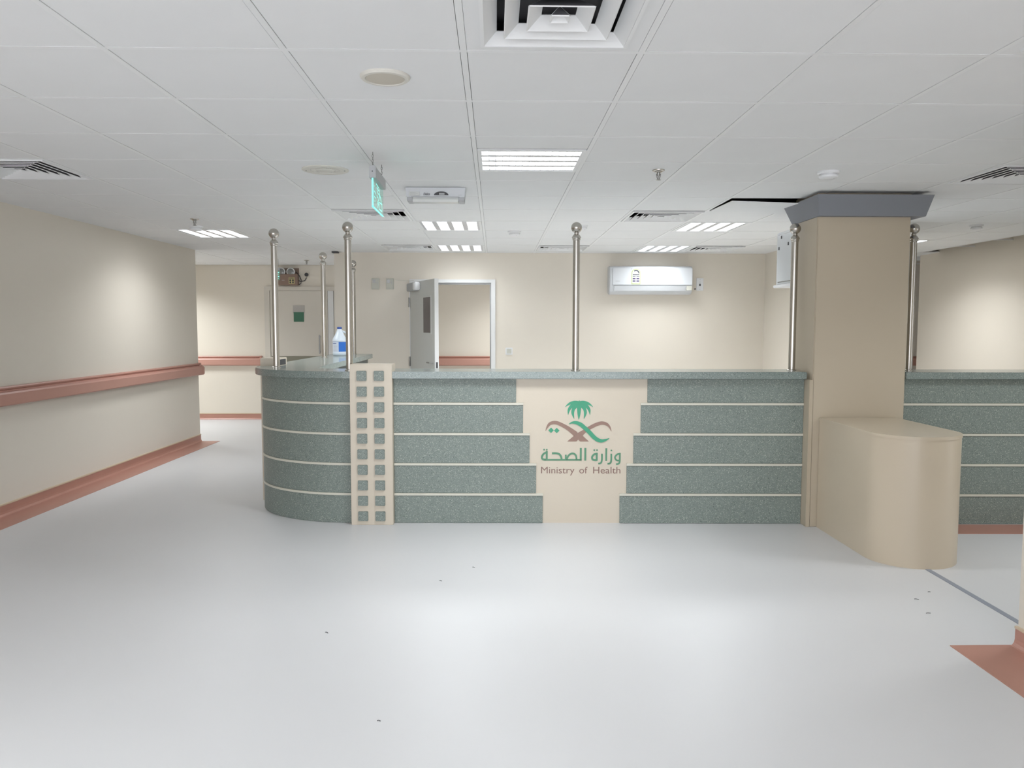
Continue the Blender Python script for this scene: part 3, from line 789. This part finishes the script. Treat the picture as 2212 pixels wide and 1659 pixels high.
def smoke(label, x, y, r=.062):
    t = thing('smoke_detector', label, 'smoke detector', (x, y, H), 0, 'round white smoke detectors')
    MB().lathe([(r, .002), (r, -.008), (r * .9, -.014)], 28).build('base', 'white', t, smooth=True)
    MB().lathe([(r * .74, -.014), (r * .74, -.020), (r * .85, -.023), (r * .82, -.034), (r * .6, -.042)], 28).build('sensor_dome', 'white', t, smooth=True)
    MB().lathe([(.003, -.043), (.003, -.04)], 8, (r * .3, -r * .5, 0)).build('indicator', 'grey', t)
smoke('white smoke detector in front of the column capital', 1.985, 4.72, .064)
smoke('white smoke detector on the right ceiling beyond the column', 4.36, 7.12, .058)
smoke('white smoke detector between the two middle rows of lamps', .19, 7.72, .064)
smoke('white smoke detector beside the left ceiling lamp', -2.76, 7.42, .064)
smoke('small detector partly hidden behind the middle post ball', .805, 7.25, .045)
def sprink(label, x, y):
    t = thing('sprinkler', label, 'sprinkler', (x, y, H), 0, 'chrome fire sprinklers')
    MB().lathe([(.037, .001), (.036, -.003), (.024, -.006), (.022, -.010), (.016, -.014)], 26).build('escutcheon', 'steel', t, smooth=True)
    MB().lathe([(.010, -.012), (.010, -.028), (.006, -.034), (.004, -.052)], 14).build('nozzle', 'steel2', t, smooth=True)
    MB().tube([(-.012, 0, -.020), (-.011, 0, -.036), (-.004, 0, -.055)], .002, 6).tube([(.012, 0, -.020), (.011, 0, -.036), (.004, 0, -.055)], .002, 6).build('yoke_arm', 'steel2', t)
    MB().lathe([(.015, -.055), (.016, -.057)], 16).build('deflector', 'steel2', t)
sprink('fire sprinkler in front of the column, right of the middle lamp', .965, 4.70)
sprink('fire sprinkler near the left wall in front of the left lamp', -2.585, 6.92)
sprink('far fire sprinkler in the hall beside the second post', -2.63, 11.15)

# small black sensor box where the back wall meets the ceiling
tag(MB().box(-2.005, -1.93, 9.80, 9.90, H - .018, H - .001).build('sensor_box', 'dark', bevel=.003), 'small dark box on the ceiling at the left end of the back wall', 'sensor')

# emergency luminaire with a lamp tube, under the ceiling
el = thing('emergency_luminaire', 'flat white emergency luminaire with half round window on the ceiling', 'emergency light', (-.393, 5.30, H))
z0_, z1_ = -.093, -.001
MB().add([(-.200, 0, z1_), (.200, 0, z1_), (.192, .004, z0_ + .028), (-.192, .004, z0_ + .028), (-.200, .16, z1_), (.200, .16, z1_), (.192, .15, z0_ + .028), (-.192, .15, z0_ + .028)],
         [(0, 3, 2, 1), (4, 5, 6, 7), (0, 1, 5, 4), (1, 2, 6, 5), (2, 3, 7, 6), (3, 0, 4, 7)]).build('housing', 'acwhite', el, bevel=.003)
for a_, b_ in ((-.19, -.152), (.150, .19)): B('end_block', 'grey', el, a_, b_, .012, .14, z0_ + .004, z0_ + .03, bevel=.003)
MB().extr_x([(.012, z0_ + .028), (.006, z0_ + .014), (.016, z0_), (.10, z0_), (.115, z0_ + .014), (.11, z0_ + .028)], -.152, .150).build('tube_diffuser', 'clear', el, smooth=True)
B('diffuser_slot', 'grey', el, -.16, .158, -.0005, .006, z0_ + .028, z0_ + .033)
wn = MB().add([(-.0 + .048 * math.cos(a), -.0022, -.052 + .024 * math.sin(a)) for a in [i * PI / 14 for i in range(15)]] + [(.048 * math.cos(a), .003, -.052 + .024 * math.sin(a)) for a in [i * PI / 14 for i in range(15)]],
              [tuple(range(15))] + [(i, 15 + i, 16 + i, i + 1) for i in range(14)] + [(14, 29, 15, 0)]).build('dark_window', 'dark', el)
wn.location.x = .038
B('indicator_window', 'grey', wn, -.014, .022, -.0036, -.0022, -.050, -.038)
wn2 = MB().box(-.176, -.105, -.0028, .002, -.056, -.030).build('info_sticker', 'sticker', el)
for j in range(3): B('print_line', 'grey', wn2, -.168, -.13 + .012 * (j % 2), -.0034, -.0028, -.036 - j * .007, -.0345 - j * .007)
text_mesh('maker_lettering', 'Delica', 'ink', el, -.079, -.037, -.052, .016, -.0012, shear=.3)
B('maker_mark', 'grey', el, .150, .175, -.0014, .001, -.053, -.051)

# ------------------------------------------------------------------ hanging exit signs
def chain(t, x, y, z0, z1):
    n = max(2, int((z1 - z0) / .012)); mb = MB()
    for i in range(n):
        zc = z0 + (z1 - z0) * (i + .5) / n
        P = []
        for q in range(9):
            a = 2 * PI * q / 8; u = .004 * math.cos(a); v = .0075 * math.sin(a)
            P.append((x + (u if i % 2 else 0), y + (0 if i % 2 else u), zc + v))
        mb.tube(P, .0013, 4)
    return mb.build('chain', 'steel2', t, fix=False)
ex = thing('exit_sign', 'hanging edge-lit green acrylic exit sign on two chains', 'exit sign', (-.645, 4.42, 2.05))
bar = MB().extr_path([(-.018, .152), (.018, .152), (.018, .205), (.012, .216), (-.012, .216), (-.018, .205)], (0, -.19), (0, .19), (1, 0)).build('top_housing', 'grey', ex, bevel=.002)
MB().lathe([(.003, -.1915), (.003, -.19)], 8, (0, 0, .185), axis='y').build('screw', 'dark', bar)
B('acrylic_plate', 'acrylic', ex, -.003, .003, -.185, .185, .004, .152)
MB().box(-.004, .004, -.189, -.185, 0, .150).box(-.004, .004, -.189, .185, 0, .004).build('glowing_edge', 'acrylic_edge', ex)
chain(ex, 0, -.17, .222, .287); chain(ex, 0, .16, .222, .287)
MB().tube([(0, -.17 + .008 * math.cos(a), .222 + .008 * math.sin(a)) for a in [i * PI / 6 for i in range(13)]], .0012, 4).build('ring', 'steel2', ex)
def sign_stroke(t, pts, w=.0035, nm='glowing_stroke', m='acrylic_mark'):
    """strokes on both faces of the plate; pts = (y, z)"""
    for sx in (.0036,):
        mb = MB()
        for a, b in zip(pts[:-1], pts[1:]):
            dy, dz = b[0] - a[0], b[1] - a[1]; l = math.hypot(dy, dz); ny, nz = -dz / l * w / 2, dy / l * w / 2
            mb.add([(sx, a[0] + ny, a[1] + nz), (sx, b[0] + ny, b[1] + nz), (sx, b[0] - ny, b[1] - nz), (sx, a[0] - ny, a[1] - nz)], [(0, 1, 2, 3)])
        mb.build(nm, m, t, fix=False)
# arabic word, arrow line, running figure and door, as on the plate (read from the camera side)
sign_stroke(ex, [(-.150, .118), (-.135, .112)]); sign_stroke(ex, [(-.150, .090), (-.120, .086), (-.105, .078)], .006)
sign_stroke(ex, [(-.150, .062), (-.110, .056)], .006); sign_stroke(ex, [(-.135, .040), (-.128, .036)], .006)
sign_stroke(ex, [(-.075, .140), (.015, .132)], .005); sign_stroke(ex, [(-.06, .122), (.02, .116)], .005)
sign_stroke(ex, [(-.05, .108), (-.01, .096), (.02, .100)], .005); sign_stroke(ex, [(-.06, .080), (-.02, .072)], .005)
sign_stroke(ex, [(.035, .128), (.05, .10), (.09, .085), (.12, .055)], .007)
sign_stroke(ex, [(.05, .10), (.02, .075), (.0, .06)], .007); sign_stroke(ex, [(-.04, .035), (-.02, .055), (.0, .045), (-.03, .018)], .006)
sign_stroke(ex, [(.03, .058), (.03, .02), (.13, .02), (.13, .06), (.03, .058)], .005)
ex2 = thing('exit_sign', 'small hanging green exit sign in the hall above the door', 'exit sign', (-3.00, 10.95, 2.03))
B('top_housing', 'grey', ex2, -.05, .05, -.012, .012, .15, .19, bevel=.002)
B('acrylic_plate', 'acrylic', ex2, -.05, .05, -.003, .003, .02, .15)
for j in range(4): B('glowing_stroke', 'acrylic_mark', ex2, -.04, .03 + .01 * (j % 2), -.0045, -.0035, .035 + j * .028, .047 + j * .028)
chain(ex2, .03, 0, .195, .308)

# ------------------------------------------------------------------ specks of debris on the floor
deb = [(1023, 1226, 'beside the middle of the counter front'), (952, 1255, 'left of the middle, in front of the counter'), (706, 1367, 'on the open floor left of centre'),
       (818, 1558, 'nearest the camera on the open floor'), (1980, 1295, 'in front of the round-ended plinth'), (2007, 1279, 'by the plinth, next to the grey line'), (2005, 1325, 'below the plinth, closest to the salmon corner')]
DEB_POS = [(-.126, 4.559), (-.303, 4.316), (-.781, 3.578), (-.419, 2.751), (2.202, 3.971), (2.331, 4.084), (2.153, 3.772)]
for (u, v, l), (x, y) in zip(deb, DEB_POS):
    L_ = random.uniform(.006, .012); a = random.uniform(-.6, .6)
    o = MB().tube([(-L_, 0, .0015), (-L_ * .2, .002, .0025), (L_, -.001, .0015)], .0013, 6).build('floor_speck', 'dark', loc=(x, y, 0), rz=a)
    tag(o, 'tiny dark fleck of debris ' + l, 'debris', 'dark flecks on the floor')
